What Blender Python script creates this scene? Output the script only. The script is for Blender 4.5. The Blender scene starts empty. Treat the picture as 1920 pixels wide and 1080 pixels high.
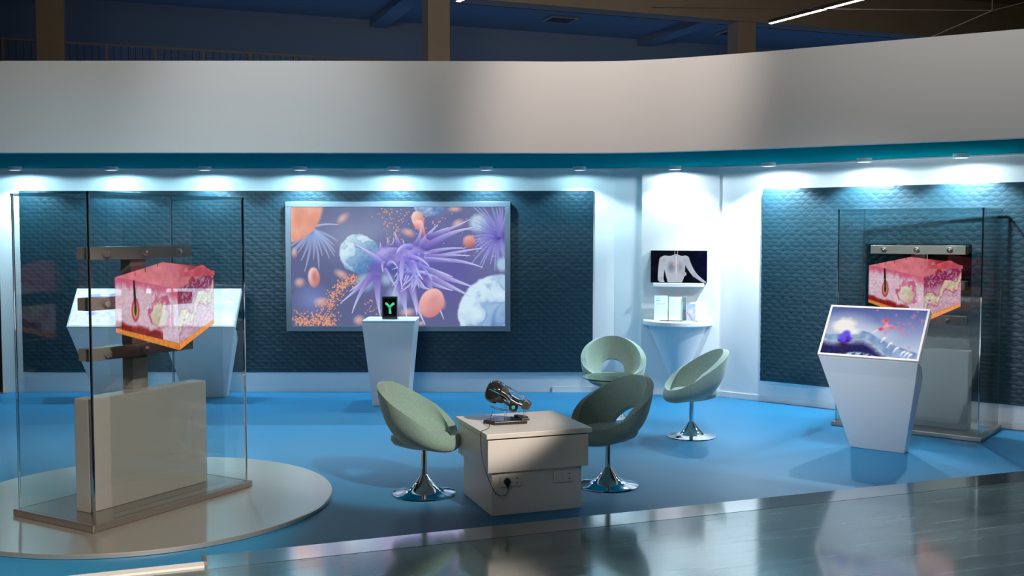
import bpy, math, random
import numpy as np
from mathutils import Vector, Matrix
R = math.radians
random.seed(7); rng = np.random.default_rng(7)
S = bpy.context.scene; COL = S.collection

# ------------------------------------------------------------ camera
cd = bpy.data.cameras.new('camera'); cam = bpy.data.objects.new('camera', cd); COL.objects.link(cam)
cam.location = (0, 0, 1.83); cam.rotation_euler = (R(90) - math.atan(105/1940), 0, 0)
cd.sensor_width = 36; cd.lens = 36*1940/1920; cd.clip_end = 200
S.camera = cam
S.view_settings.view_transform = 'Standard'; S.view_settings.look = 'None'
S.view_settings.gamma = 1; S.view_settings.use_curve_mapping = False
S.view_settings.exposure = 0.0
# ------------------------------------------------------------ world, hall lamps and added fill lights
W = bpy.data.worlds.new('world'); S.world = W; W.use_nodes = True
W.node_tree.nodes['Background'].inputs[0].default_value = (.25, .42, .60, 1)
W.node_tree.nodes['Background'].inputs[1].default_value = .07

def light(name, kind, loc, tgt, energy, col, size=.3, spot=60, blend=.3, sy=None, parent=None):
    d = bpy.data.lights.new(name, kind); d.energy = energy; d.color = col
    if kind == 'AREA':
        d.shape = 'RECTANGLE'; d.size = size; d.size_y = sy or size
    else: d.shadow_soft_size = size
    if kind == 'SPOT': d.spot_size = R(spot); d.spot_blend = blend
    o = bpy.data.objects.new(name, d); COL.objects.link(o); o.location = loc
    v = Vector(tgt) - Vector(loc); o.rotation_euler = v.to_track_quat('-Z', 'Y').to_euler()
    if parent: o.parent = parent
    return o
WARM = (1, .87, .74); COOL = (.55, .82, 1); NEUT = (1, .95, .9)
hw_ = light('fascia_fill_light', 'AREA', (-.2, 2.0, 4.7), (.2, 9.4, 4.75), 50, (1, .93, .85), 11, sy=.4); hw_.data.spread = R(44)  # unseen area light added to brighten the fascia
light('hall_front_light', 'AREA', (-1.5, -3.0, 6.4), (-1.0, 8.0, 1.5), 62, (1, .93, .86), 3.0, sy=1.2)
light('table_key_light', 'SPOT', (3.2, 1.0, 5.6), (-.42, 7.0, 1.02), 3300, WARM, .05, 13.2, .30)
light('case_key_light', 'SPOT', (.6, -.4, 5.6), (-2.75, 6.3, .3), 5200, WARM, .10, 20, .5)
light('fascia_patch_light', 'SPOT', (1.5, 6.0, 7.7), (.95, 9.4, 3.15), 1350, (1, .84, .76), .15, 30, .8)
light('stage_overhead_light', 'SPOT', (-2.2, 8.95, 6.9), (-2.2, 9.3, 0), 1300, (.86, .93, 1), .05, 44, 1)
wf_ = light('wall_fill_light', 'AREA', (-3.2, 3.2, 3.1), (-3.2, 11.7, 1.3), 13, (.66, .90, 1), 4, sy=.25); wf_.data.spread = R(34)  # added fill reaching the back wall under the canopy, no lamp there
light('right_panel_fill_light', 'SPOT', (-4.6, .6, 3.3), (3.9, 10.2, .85), 2700, (.86, .94, 1), .6, 12.5, .6)  # added cool spot, lifts the right quilted panel, wall and lectern
light('floor_fill_light', 'SPOT', (3.0, 3.6, 6.0), (3.0, 5.0, 0), 700, (.55, .85, 1), .3, 60, 1)  # added cool spot that brightens the wood floor at right
light('stage_right_fill_light', 'SPOT', (2.5, 5.4, 6.6), (2.45, 8.7, 0), 1700, (.98, .97, 1), .15, 25, 1)  # spot added to brighten the carpet on the right
light('right_fascia_fill_light', 'SPOT', (2.6, 1.0, 5.4), (4.2, 8.2, 2.6), 520, (1, .97, .94), .3, 38, .9)  # added spot for the right end of the fascia, spills onto the wall
light('gallery_blue_fill_light', 'AREA', (2.2, 27.0, 4.6), (2.2-.05, 27.2, 8), 120, (.16, .42, 1), 26, sy=1.5)  # added blue area light for the gallery's ambient tone, source unseen
light('hall_dim_fill_light', 'AREA', (2, 12, 3.9), (4, 22, 8.5), 150, (1, .76, .50), 14, sy=2)  # unseen warm fill aimed up at the hall's columns and beams
bpy.data.objects['gallery_blue_fill_light'].rotation_euler = (R(180), 0, R(20.3))

# ------------------------------------------------------------ materials
MATS = {}
def srgb(r, g, b):
    f = lambda c: (c/255/12.92) if c/255 <= .04045 else ((c/255+.055)/1.055)**2.4
    return (f(r), f(g), f(b), 1)
def mat(name, col, rough=.5, metal=0, coat=0, bump=None, var=None, spec=.5, sheen=0, trans=0, ior=1.5, emis=None, es=0, coatr=.05):
    m = bpy.data.materials.new(name); m.use_nodes = True; MATS[name] = m
    nt = m.node_tree; b = nt.nodes['Principled BSDF']
    b.inputs['Base Color'].default_value = (*col[:3], 1); b.inputs['Roughness'].default_value = rough
    b.inputs['Metallic'].default_value = metal; b.inputs['Coat Weight'].default_value = coat
    b.inputs['Coat Roughness'].default_value = coatr
    b.inputs['Specular IOR Level'].default_value = spec; b.inputs['Sheen Weight'].default_value = sheen
    b.inputs['Transmission Weight'].default_value = trans; b.inputs['IOR'].default_value = ior
    if emis: b.inputs['Emission Color'].default_value = (*emis[:3], 1); b.inputs['Emission Strength'].default_value = es
    tc = nt.nodes.new('ShaderNodeTexCoord')
    if var:   # (scale, amount, detail, stretch)
        mp = nt.nodes.new('ShaderNodeMapping'); mp.inputs['Scale'].default_value = var[3] if len(var) > 3 else (1, 1, 1)
        nz = nt.nodes.new('ShaderNodeTexNoise'); nz.inputs['Scale'].default_value = var[0]; nz.inputs['Detail'].default_value = var[2]
        mx = nt.nodes.new('ShaderNodeMix'); mx.data_type = 'RGBA'
        k = 1 - var[1]; k2 = 1 + var[1]
        mx.inputs[6].default_value = (*[c*k for c in col[:3]], 1); mx.inputs[7].default_value = (*[min(1, c*k2) for c in col[:3]], 1)
        nt.links.new(tc.outputs['Object'], mp.inputs[0]); nt.links.new(mp.outputs[0], nz.inputs[0])
        nt.links.new(nz.outputs[0], mx.inputs[0]); nt.links.new(mx.outputs[2], b.inputs['Base Color'])
    if bump:  # (scale, strength, distance)
        nb = nt.nodes.new('ShaderNodeTexNoise'); nb.inputs['Scale'].default_value = bump[0]; nb.inputs['Detail'].default_value = 3
        bp = nt.nodes.new('ShaderNodeBump'); bp.inputs['Strength'].default_value = bump[1]; bp.inputs['Distance'].default_value = bump[2]
        nt.links.new(tc.outputs['Object'], nb.inputs[0]); nt.links.new(nb.outputs[0], bp.inputs['Height']); nt.links.new(bp.outputs[0], b.inputs['Normal'])
    return m
mat('white_wall', (.80, .82, .84), .55, bump=(60, .05, .002))
mat('fascia', (.62, .62, .61), .6, bump=(30, .04, .002))
mat('white_gloss', (.78, .78, .80), .35, coat=.15)
mat('white_table', (.74, .71, .68), .4, coat=.1)
mat('soffit', (.0, .175, .215), .6, spec=0)
mat('carpet', (.010, .155, .32), .5, coat=.10, coatr=.26, bump=(420, .35, .003), var=(260, .12, 2), spec=.35)
mat('steel', (.50, .475, .44), .32, .82, bump=(6, .02, .01))
mat('steel_dark', (.33, .305, .28), .28, .85)
mat('bronze', (.28, .25, .22), .34, .6)
mat('knob', (.48, .42, .37), .22, .8)
mat('plinth_metal', (.44, .415, .38), .40, .5)
mat('chrome', (.85, .86, .88), .06, 1)
mat('edge_mirror', (.74, .72, .70), .13, 1)
mat('white_trim', (.6, .59, .58), .45)
mat('panel', (.0085, .036, .054), .42, spec=.45)
mat('screen_frame', (.20, .24, .30), .35, .6)
mat('lectern_frame', (.86, .80, .77), .4)
mat('black_plastic', (.012, .012, .014), .3, coat=.2)
mat('black_gloss', (.02, .022, .026), .08)
mat('dark_gray', (.05, .05, .052), .4)
mat('green_light', (.02, .33, .27), .3, emis=(.05, .8, .6), es=.12)
mat('silver', (.75, .74, .72), .22, 1)
mat('clear', (.92, .96, 1), .03, trans=1, ior=1.45)
mat('edge_glass', (.9, .97, .97), .02, trans=1, ior=1.5)
mat('lamp_on', (1, 1, 1), .5, emis=(1, .97, .93), es=6)
mat('spot_on', (1, 1, 1), .5, emis=(.8, .93, 1), es=1.2)
mat('lamp_body', (.03, .03, .03), .4)
mat('rubber', (.01, .01, .01), .6)
mat('paper', (.82, .86, .88), .5)
mat('fix_white', (.9, .92, .94), .4)
mat('hall_wall', (.13, .17, .20), .8)
mat('hall_brown', (.30, .26, .21), .8, var=(1.2, .12, 3))
mat('rail_metal', (.12, .12, .13), .5, .5)
mat('hall_back', (.20, .15, .12), .8)
mat('pane_black', (.004, .004, .006), .15)
mat('socket_white', (.72, .70, .68), .3)
mat('red_wall', (.25, .10, .07), .7)

def fabric_mat():
    m = mat('mint_fabric', (.2, .3, .25), .8, sheen=.4, spec=.25)
    nt = m.node_tree; b = nt.nodes['Principled BSDF']; tc = nt.nodes.new('ShaderNodeTexCoord')
    v = nt.nodes.new('ShaderNodeTexVoronoi'); v.inputs['Scale'].default_value = 85
    r = nt.nodes.new('ShaderNodeValToRGB'); r.color_ramp.elements[0].position = .0; r.color_ramp.elements[1].position = .5
    r.color_ramp.elements[0].color = (.30, .44, .39, 1); r.color_ramp.elements[1].color = (.225, .355, .315, 1)
    bp = nt.nodes.new('ShaderNodeBump'); bp.inputs['Strength'].default_value = .25; bp.inputs['Distance'].default_value = .003
    nt.links.new(tc.outputs['Object'], v.inputs['Vector']); nt.links.new(v.outputs['Distance'], r.inputs[0])
    nt.links.new(r.outputs[0], b.inputs['Base Color']); nt.links.new(v.outputs['Distance'], bp.inputs['Height']); nt.links.new(bp.outputs[0], b.inputs['Normal'])
fabric_mat()
def wood_floor_mat():
    m = mat('wood_floor', (.2, .15, .12), .22, spec=.8, coat=1, coatr=.10); m.node_tree.nodes['Principled BSDF'].inputs['Coat Tint'].default_value = (.80, .97, 1, 1); m.node_tree.nodes['Principled BSDF'].inputs['Coat IOR'].default_value = 2.4
    nt = m.node_tree; b = nt.nodes['Principled BSDF']; tc = nt.nodes.new('ShaderNodeTexCoord')
    mp = nt.nodes.new('ShaderNodeMapping'); mp.inputs['Rotation'].default_value = (0, 0, R(-20.3))
    br = nt.nodes.new('ShaderNodeTexBrick'); br.inputs['Scale'].default_value = 1
    br.inputs['Brick Width'].default_value = 1.6; br.inputs['Row Height'].default_value = .19; br.inputs['Mortar Size'].default_value = .003
    br.inputs['Color1'].default_value = (.135, .122, .110, 1); br.inputs['Color2'].default_value = (.20, .182, .165, 1); br.inputs['Mortar'].default_value = (.08, .065, .055, 1)
    m2 = nt.nodes.new('ShaderNodeMapping'); m2.inputs['Scale'].default_value = (.8, 14, 1)
    nz = nt.nodes.new('ShaderNodeTexNoise'); nz.inputs['Scale'].default_value = 1.6; nz.inputs['Detail'].default_value = 6
    mx = nt.nodes.new('ShaderNodeMix'); mx.data_type = 'RGBA'; mx.blend_type = 'MULTIPLY'; mx.inputs[0].default_value = .75
    rp = nt.nodes.new('ShaderNodeValToRGB'); rp.color_ramp.elements[0].position = .3; rp.color_ramp.elements[1].position = .7
    rp.color_ramp.elements[0].color = (.45, .45, .45, 1)
    rr = nt.nodes.new('ShaderNodeMapRange'); rr.inputs[3].default_value = .16; rr.inputs[4].default_value = .34
    L = nt.links.new
    L(tc.outputs['Object'], mp.inputs[0]); L(mp.outputs[0], br.inputs[0]); L(mp.outputs[0], m2.inputs[0]); L(m2.outputs[0], nz.inputs[0])
    L(nz.outputs[0], rp.inputs[0]); L(br.outputs[0], mx.inputs[6]); L(rp.outputs[0], mx.inputs[7]); L(mx.outputs[2], b.inputs['Base Color'])
    L(nz.outputs[0], rr.inputs[0]); L(rr.outputs[0], b.inputs['Roughness'])
    bp = nt.nodes.new('ShaderNodeBump'); bp.inputs['Strength'].default_value = .12; bp.inputs['Distance'].default_value = .004
    L(nz.outputs[0], bp.inputs['Height']); L(bp.outputs[0], b.inputs['Normal'])
wood_floor_mat()
def pane_mat(name, tint, ior=1.5, rough=.0):
    m = bpy.data.materials.new(name); m.use_nodes = True; nt = m.node_tree; nt.nodes.clear(); MATS[name] = m
    o = nt.nodes.new('ShaderNodeOutputMaterial'); t = nt.nodes.new('ShaderNodeBsdfTransparent'); t.inputs[0].default_value = (*tint, 1)
    g = nt.nodes.new('ShaderNodeBsdfGlossy'); g.inputs['Roughness'].default_value = rough
    lw = nt.nodes.new('ShaderNodeLayerWeight'); pw = nt.nodes.new('ShaderNodeMath'); pw.operation = 'POWER'; pw.inputs[1].default_value = 4.5
    fr = nt.nodes.new('ShaderNodeMapRange'); fr.inputs[3].default_value = .042; fr.inputs[4].default_value = 1
    nt.links.new(lw.outputs['Facing'], pw.inputs[0]); nt.links.new(pw.outputs[0], fr.inputs[0])
    mx = nt.nodes.new('ShaderNodeMixShader')
    nt.links.new(fr.outputs[0], mx.inputs[0]); nt.links.new(t.outputs[0], mx.inputs[1]); nt.links.new(g.outputs[0], mx.inputs[2]); nt.links.new(mx.outputs[0], o.inputs[0])
pane_mat('pane', (.965, .985, .985)); pane_mat('table_glass', (.80, .92, .93))
def screen_mat(name, strength, gloss=.04, alpha=False):
    m = bpy.data.materials.new(name); m.use_nodes = True; nt = m.node_tree; nt.nodes.clear(); MATS[name] = m
    o = nt.nodes.new('ShaderNodeOutputMaterial'); a = nt.nodes.new('ShaderNodeVertexColor'); a.layer_name = 'pic'
    e = nt.nodes.new('ShaderNodeEmission'); e.inputs[1].default_value = strength
    nt.links.new(a.outputs[0], e.inputs[0])
    if alpha:
        t = nt.nodes.new('ShaderNodeBsdfTransparent'); mx = nt.nodes.new('ShaderNodeMixShader')
        nt.links.new(a.outputs[1], mx.inputs[0]); nt.links.new(t.outputs[0], mx.inputs[1]); nt.links.new(e.outputs[0], mx.inputs[2]); nt.links.new(mx.outputs[0], o.inputs[0])
    else:
        g = nt.nodes.new('ShaderNodeBsdfGlossy'); g.inputs['Roughness'].default_value = .15; g.inputs[0].default_value = (gloss,)*3 + (1,)
        ad = nt.nodes.new('ShaderNodeAddShader')
        nt.links.new(e.outputs[0], ad.inputs[0]); nt.links.new(g.outputs[0], ad.inputs[1]); nt.links.new(ad.outputs[0], o.inputs[0])
screen_mat('screen_big', 1.0); screen_mat('screen_lectern', 1.0); screen_mat('screen_bright', 1.9); screen_mat('screen_clear', 1.12, alpha=True)
def print_mat():
    m = mat('print', (.8, .8, .8), .4); nt = m.node_tree; a = nt.nodes.new('ShaderNodeVertexColor'); a.layer_name = 'pic'
    nt.links.new(a.outputs[0], nt.nodes['Principled BSDF'].inputs['Base Color'])
print_mat()

# ------------------------------------------------------------ mesh helpers
class MB:
    def __init__(s): s.v = []; s.f = []
    def add(s, vs, fs, M=None):
        n = len(s.v); s.v += [tuple(M @ Vector(p)) if M else tuple(p) for p in vs]; s.f += [tuple(i+n for i in q) for q in fs]; return s
    def box(s, x0, y0, z0, x1, y1, z1, M=None):
        return s.add([(x0,y0,z0),(x1,y0,z0),(x1,y1,z0),(x0,y1,z0),(x0,y0,z1),(x1,y0,z1),(x1,y1,z1),(x0,y1,z1)],
                     [(0,3,2,1),(4,5,6,7),(0,1,5,4),(1,2,6,5),(2,3,7,6),(3,0,4,7)], M)
    def loft(s, secs, cap=True, closed=True, M=None):
        n = len(secs[0]); vs = [p for q in secs for p in q]; fs = []
        for i in range(len(secs)-1):
            for j in range(n if closed else n-1):
                k = (j+1) % n; fs.append((i*n+j, i*n+k, (i+1)*n+k, (i+1)*n+j))
        if cap: fs.append(tuple(range(n))[::-1]); fs.append(tuple((len(secs)-1)*n+j for j in range(n)))
        return s.add(vs, fs, M)
    def lathe(s, prof, n=40, M=None):
        return s.loft([[(r*math.cos(2*math.pi*j/n), r*math.sin(2*math.pi*j/n), z) for j in range(n)] for r, z in prof], M=M)
    def prism(s, poly, z0, z1, M=None):
        return s.loft([[(x, y, z0) for x, y in poly], [(x, y, z1) for x, y in poly]], M=M)
    def tube(s, pts, r, n=8, M=None):
        pts = [Vector(p) for p in pts]; secs = []; up = Vector((0, 0, 1))
        rr = r if hasattr(r, '__len__') else [r]*len(pts); prev = None
        for i, p in enumerate(pts):
            t = (pts[min(i+1, len(pts)-1)] - pts[max(i-1, 0)]).normalized()
            if prev is None:
                a = t.cross(up) if abs(t.z) < .95 else t.cross(Vector((1, 0, 0)))
            else: a = prev - t*prev.dot(t)
            a.normalize(); prev = a; b = t.cross(a)
            secs.append([tuple(p + (a*math.cos(2*math.pi*j/n) + b*math.sin(2*math.pi*j/n))*rr[i]) for j in range(n)])
        return s.loft(secs, M=M)
    def ball(s, c, rx, ry=None, rz=None, n=16, m=10, M=None):
        ry = ry or rx; rz = rz or rx; secs = []
        for i in range(m+1):
            a = math.pi*(.02 + .96*i/m) - math.pi/2
            secs.append([(c[0]+rx*math.cos(a)*math.cos(2*math.pi*j/n), c[1]+ry*math.cos(a)*math.sin(2*math.pi*j/n), c[2]+rz*math.sin(a)) for j in range(n)])
        return s.loft(secs, M=M)
    def build(s, name, m, parent=None, bev=0, smooth=False, sub=0, solid=0, fix=True):
        me = bpy.data.meshes.new(name); me.from_pydata(s.v, [], s.f); me.update()
        if fix:
            import bmesh
            bm = bmesh.new(); bm.from_mesh(me); bmesh.ops.recalc_face_normals(bm, faces=bm.faces[:]); bm.to_mesh(me); bm.free()
        me.materials.append(MATS[m]); o = bpy.data.objects.new(name, me); COL.objects.link(o)
        if smooth:
            for p in me.polygons: p.use_smooth = True
            if smooth == 'auto':
                me.set_sharp_from_angle(angle=R(35))
        if parent: o.parent = parent
        if solid: q = o.modifiers.new('s', 'SOLIDIFY'); q.thickness = solid; q.offset = 0
        if sub: q = o.modifiers.new('u', 'SUBSURF'); q.levels = sub; q.render_levels = sub
        if bev:
            q = o.modifiers.new('b', 'BEVEL'); q.width = bev; q.segments = 2; q.limit_method = 'ANGLE'; q.angle_limit = R(40)
        return o
def tag(o, label, cat, group=None, kind=None):
    if label: o['label'] = label
    if cat: o['category'] = cat
    if group: o['group'] = group
    if kind: o['kind'] = kind
    return o
def struct(o): o['kind'] = 'structure'; return o
def thing(name, label, cat, loc=(0,0,0), rz=0, group=None):
    o = bpy.data.objects.new(name, None); COL.objects.link(o); o.location = loc; o.rotation_euler = (0, 0, rz)
    o.empty_display_size = .1
    return tag(o, label, cat, group)
def dup(root, loc, rz, label):
    r = root.copy(); COL.objects.link(r); r.location = loc; r.rotation_euler = (0, 0, rz); r['label'] = label
    for ch in list(root.children):
        c = ch.copy(); COL.objects.link(c); c.parent = r
        for g in list(ch.children):
            d = g.copy(); COL.objects.link(d); d.parent = c
    return r
def T(x=0, y=0, z=0): return Matrix.Translation((x, y, z))
def RX(a): return Matrix.Rotation(a, 4, 'X')
def RY(a): return Matrix.Rotation(a, 4, 'Y')
def RZ(a): return Matrix.Rotation(a, 4, 'Z')

# ------------------------------------------------------------ pictures as vertex colours on a fine grid
def lin(c):
    c = np.clip(np.asarray(c, float), 0, 1); return np.where(c <= .04045, c/12.92, ((c+.055)/1.055)**2.4)
_lat = {}
def vnoise(x, y, seed=0):
    if seed not in _lat: _lat[seed] = np.random.default_rng(seed+11).random((64, 64))
    g = _lat[seed]; xi = np.floor(x).astype(int); yi = np.floor(y).astype(int); fx = x-xi; fy = y-yi
    fx = fx*fx*(3-2*fx); fy = fy*fy*(3-2*fy); a = lambda i, j: g[(yi+j) % 64, (xi+i) % 64]
    return (a(0,0)*(1-fx)+a(1,0)*fx)*(1-fy) + (a(0,1)*(1-fx)+a(1,1)*fx)*fy
def fbm(x, y, seed=0, o=4): return sum(vnoise(x*2**k, y*2**k, seed+k)*.5**k for k in range(o))/sum(.5**k for k in range(o))
class Pic:
    """x right, y down, in units the artwork is laid out in"""
    def __init__(s, x0, y0, x1, y1, nx, ny):
        s.b = (x0, y0, x1, y1); s.nx, s.ny = nx, ny
        s.X, s.Y = np.meshgrid(np.linspace(x0, x1, nx), np.linspace(y0, y1, ny)); s.C = np.zeros((ny, nx, 3)); s.A = np.ones((ny, nx))
    def over(s, mask, col, sl=None):
        mask = np.clip(mask, 0, 1)[..., None]
        if sl is None: s.C = s.C*(1-mask) + np.asarray(col)*mask
        else: s.C[sl] = s.C[sl]*(1-mask) + np.asarray(col)*mask
    def win(s, x0, y0, x1, y1):
        b = s.b; fx = (s.nx-1)/(b[2]-b[0]); fy = (s.ny-1)/(b[3]-b[1])
        i0 = int(max(0, (x0-b[0])*fx)); i1 = int(min(s.nx, (x1-b[0])*fx+2)); j0 = int(max(0, (y0-b[1])*fy)); j1 = int(min(s.ny, (y1-b[1])*fy+2))
        if i1 <= i0 or j1 <= j0: return None
        return (slice(j0, j1), slice(i0, i1))
    def blob(s, cx, cy, rx, ry, col, soft=.15, rot=0, hi=None, lo=None, rough=0, seed=3, op=1, nsc=None):
        m = max(rx, ry)*(1.2+soft+rough); sl = s.win(cx-m, cy-m, cx+m, cy+m)
        if sl is None: return
        dx = s.X[sl]-cx; dy = s.Y[sl]-cy; c, q = math.cos(rot), math.sin(rot); u = (dx*c+dy*q)/rx; v = (-dx*q+dy*c)/ry
        d = np.sqrt(u*u+v*v); nsc = nsc or 3.
        n = fbm(u*nsc+9, v*nsc+7, seed); d2 = d + rough*(n-.5)*2
        mask = np.clip((1-d2)/max(soft, .01), 0, 1)*op; base = np.ones(d.shape+(3,))*np.asarray(col)
        if hi is not None:
            cr = np.exp(-((n-.5)/.06)**2)*.28 if rough > 0 and nsc != 3. else 0
            l = np.clip(.58-.40*v-.32*u + (n-.5)*.9*(rough > 0) - cr, 0, 1)[..., None]
            base = np.asarray(lo if lo is not None else col)*(1-l) + np.asarray(hi)*l
        s.over(mask, base, sl)
    def stroke(s, pts, w0, w1, c0, c1, soft=.35, op=1, hi=.22):
        P = [np.array(p, float) for p in pts]
        if len(P) == 3:
            P = [(1-t)**2*P[0]+2*t*(1-t)*P[1]+t*t*P[2] for t in np.linspace(0, 1, 9)]
        xs = [p[0] for p in P]; ys = [p[1] for p in P]; sl = s.win(min(xs)-w0-4, min(ys)-w0-4, max(xs)+w0+4, max(ys)+w0+4)
        if sl is None: return
        X = s.X[sl]; Y = s.Y[sl]; best = np.full(X.shape, 9.); bt = np.zeros(X.shape); bs = np.zeros(X.shape); n = len(P)-1
        for i in range(n):
            a, b = P[i], P[i+1]; d = b-a; L2 = max(1e-6, d@d)
            t = np.clip(((X-a[0])*d[0]+(Y-a[1])*d[1])/L2, 0, 1); ex = X-a[0]-t*d[0]; ey = Y-a[1]-t*d[1]
            tt = (i+t)/n; w = w0*(1-tt)+w1*tt; q = np.hypot(ex, ey)/w; m = q < best
            best[m] = q[m]; bt[m] = tt[m]; bs[m] = ((-ey)/w)[m]
        mask = np.clip((1-best)/soft, 0, 1)*op; t = bt[..., None]
        c = np.asarray(c0)*(1-t)+np.asarray(c1)*t; c = np.clip(c + hi*bs[..., None]*np.array([1, 1, .7]), 0, 1)
        s.over(mask, c, sl)
    def poly(s, pts):   # convex polygon mask
        m = np.ones(s.X.shape); n = len(pts); px = (s.b[2]-s.b[0])/s.nx
        ar = sum(pts[i][0]*pts[(i+1)%n][1]-pts[(i+1)%n][0]*pts[i][1] for i in range(n)); sg = 1 if ar > 0 else -1
        for i in range(n):
            a, b = pts[i], pts[(i+1) % n]; L = math.hypot(b[0]-a[0], b[1]-a[1])
            d = sg*((b[0]-a[0])*(s.Y-a[1])-(b[1]-a[1])*(s.X-a[0]))/L; m = np.minimum(m, np.clip(d/px+.5, 0, 1))
        return m
    def mesh(s, name, m, w, h, parent, M=None):
        """grid w x h in local x,z facing -y, lower left at the origin"""
        xs = np.linspace(0, w, s.nx); zs = np.linspace(h, 0, s.ny); XX, ZZ = np.meshgrid(xs, zs)
        co = np.stack([XX, np.zeros_like(XX), ZZ], -1).reshape(-1, 3)
        if M is not None:
            A = np.array(M); co = co @ A[:3, :3].T + A[:3, 3]
        idx = np.arange(s.nx*s.ny).reshape(s.ny, s.nx)
        f = np.stack([idx[1:, :-1], idx[1:, 1:], idx[:-1, 1:], idx[:-1, :-1]], -1).reshape(-1, 4)
        me = bpy.data.meshes.new(name); grid_mesh(me, co, f)
        a = me.color_attributes.new('pic', 'FLOAT_COLOR', 'POINT')
        rgba = np.concatenate([lin(s.C).reshape(-1, 3), np.clip(s.A, 0, 1).reshape(-1, 1)], 1)
        a.data.foreach_set('color', rgba.astype(np.float32).ravel()); me.materials.append(MATS[m])
        o = bpy.data.objects.new(name, me); COL.objects.link(o); o.parent = parent; return o
def grid_mesh(me, co, f, smooth=False):
    me.vertices.add(len(co)); me.vertices.foreach_set('co', co.astype(np.float32).ravel())
    me.loops.add(f.size); me.loops.foreach_set('vertex_index', f.astype(np.int32).ravel())
    me.polygons.add(len(f)); me.polygons.foreach_set('loop_start', np.arange(0, f.size, 4, dtype=np.int32))
    me.update(calc_edges=True)
    me.polygons.foreach_set('use_smooth', np.full(len(f), smooth)); me.update()

# ------------------------------------------------------------ the setting
E1 = Vector((math.cos(R(20.3)), math.sin(R(20.3)), 0)); E2 = Vector((-E1.y, E1.x, 0))
# stage platform, carpeted
stage = [(-1.754, 5.757), (-1.71, 5.640), (-9.0, 2.90), (-9.2, 4.4), (-5.10, 10.20), (-5.80, 11.70), (-5.80, 12.0), (6.5, 12.0), (12, 9.5), (12.5, 11.0)]
stage = [(-1.754, 5.757), (-1.705, 5.628), (-4.6, 4.55), (-4.0, 6.4), (-5.8, 11.72), (-5.8, 12.0), (3, 12), (8.2, 9.45)]
A_, B_ = Vector((-1.754, 5.757, 0)), Vector((3.927, 7.849, 0)); d_ = (B_-A_).normalized()
stage = [(-1.754, 5.757), (-1.705, 5.628), tuple((Vector((-1.705, 5.628, 0)) - d_*4.5).xy), (-7.2, 7.6), (-5.75, 11.69), (-5.75, 12.1), (9.0, 12.1), tuple((B_ + d_*5.0).xy)]
struct(MB().prism(stage, -.085, 0).build('floor', 'carpet'))
def strip(p, q, th, z0, z1, name, m, ext=(0, 0)):
    p = Vector((*p, 0)); q = Vector((*q, 0)); t = (q-p).normalized(); n = Vector((t.y, -t.x, 0)); p -= t*ext[0]; q += t*ext[1]
    a, b, c, d = p, q, q+n*th, p+n*th
    return struct(MB().prism([v.xy[:] for v in (a, b, c, d)], z0, z1).build(name, m))
strip(stage[0], stage[-1], .245, -.03, .0008, 'trim_1', 'edge_mirror')
strip(stage[2], stage[1], .075, -.03, .012, 'trim_3', 'white_trim')
strip(stage[1], stage[0], .02, -.03, .012, 'trim_2', 'steel_dark')
strip(stage[4], stage[3], .09, -.03, .004, 'trim_5', 'steel_dark')
struct(MB().box(-40, -16, -.06, 40, 45, -.0006).build('floor_hall', 'wood_floor'))
# booth walls
WZ = 2.55
wp = [(-5.83, 11.77), (1.161, 11.77), (1.464, 11.655), (2.291, 11.461), (7.4, 7.30)]
def wallseg(i, name, m='white_wall'):
    p = Vector((*wp[i], 0)); q = Vector((*wp[i+1], 0)); t = (q-p).normalized(); n = Vector((-t.y, t.x, 0))
    return struct(MB().prism([v.xy[:] for v in (p, q, q+n*.12, p+n*.12)], -.08, WZ+.02).build(name, m))
wallseg(0, 'wall_back'); wallseg(1, 'wall_corner'); wallseg(3, 'wall_right')
pc = Vector((1.464, 11.655)); pd = Vector((2.291, 11.461)); tt = (pd-pc).normalized(); nn = Vector((tt.y, -tt.x))
struct(MB().prism([tuple(pc-nn*.1), tuple(pc+nn*.03), tuple(pd+nn*.03), tuple(pd-nn*.1)], 0, WZ).build('wall_pillar', 'white_gloss'))
# skirting along the right and corner walls
t3 = (Vector(wp[4])-Vector(wp[3])).normalized(); n3 = Vector((t3.y, -t3.x))
a = Vector(wp[3]) + t3*.02; b = Vector(wp[4])
struct(MB().prism([tuple(a), tuple(b), tuple(b+n3*.012), tuple(a+n3*.012)], 0, .065).build('baseboard_right', 'white_gloss', bev=.003))
t0 = (Vector(wp[2])-Vector(wp[1])).normalized(); n0 = Vector((t0.y, -t0.x))
struct(MB().prism([(.46, 11.77), (1.16, 11.77), (1.464, 11.655), tuple(Vector(wp[2])+n0*.012), (1.158, 11.757), (.46, 11.757)], 0, .065).build('baseboard_back', 'white_gloss'))
# curved canopy
fe = [(-9.5, 9.446), (-7, 9.446), (-4.6, 9.446), (-1.7, 9.446), (-.2, 9.47), (.55, 9.49), (1.2, 9.40), (2.04, 9.03), (2.82, 8.59), (3.92, 7.96), (5.3, 7.17), (6.9, 6.3), (8.0, 5.7)]
def crom(P, k=8):
    out = []
    for i in range(len(P)-1):
        p0, p1, p2, p3 = [np.array(P[max(0, min(len(P)-1, i+j))]) for j in (-1, 0, 1, 2)]
        for t in np.arange(k)/k:
            out.append(tuple(.5*((2*p1)+(-p0+p2)*t+(2*p0-5*p1+4*p2-p3)*t*t+(-p0+3*p1-3*p2+p3)*t**3)))
    out.append(tuple(P[-1])); return out
fc = crom(fe)
def offset(P, d):
    out = []
    for i, p in enumerate(P):
        a = Vector(P[max(0, i-1)]); b = Vector(P[min(len(P)-1, i+1)]); t = (b-a).normalized(); out.append((p[0]-t.y*d, p[1]+t.x*d))
    return out
fi = offset(fc, .10)
fas = MB(); n = len(fc)
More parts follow.
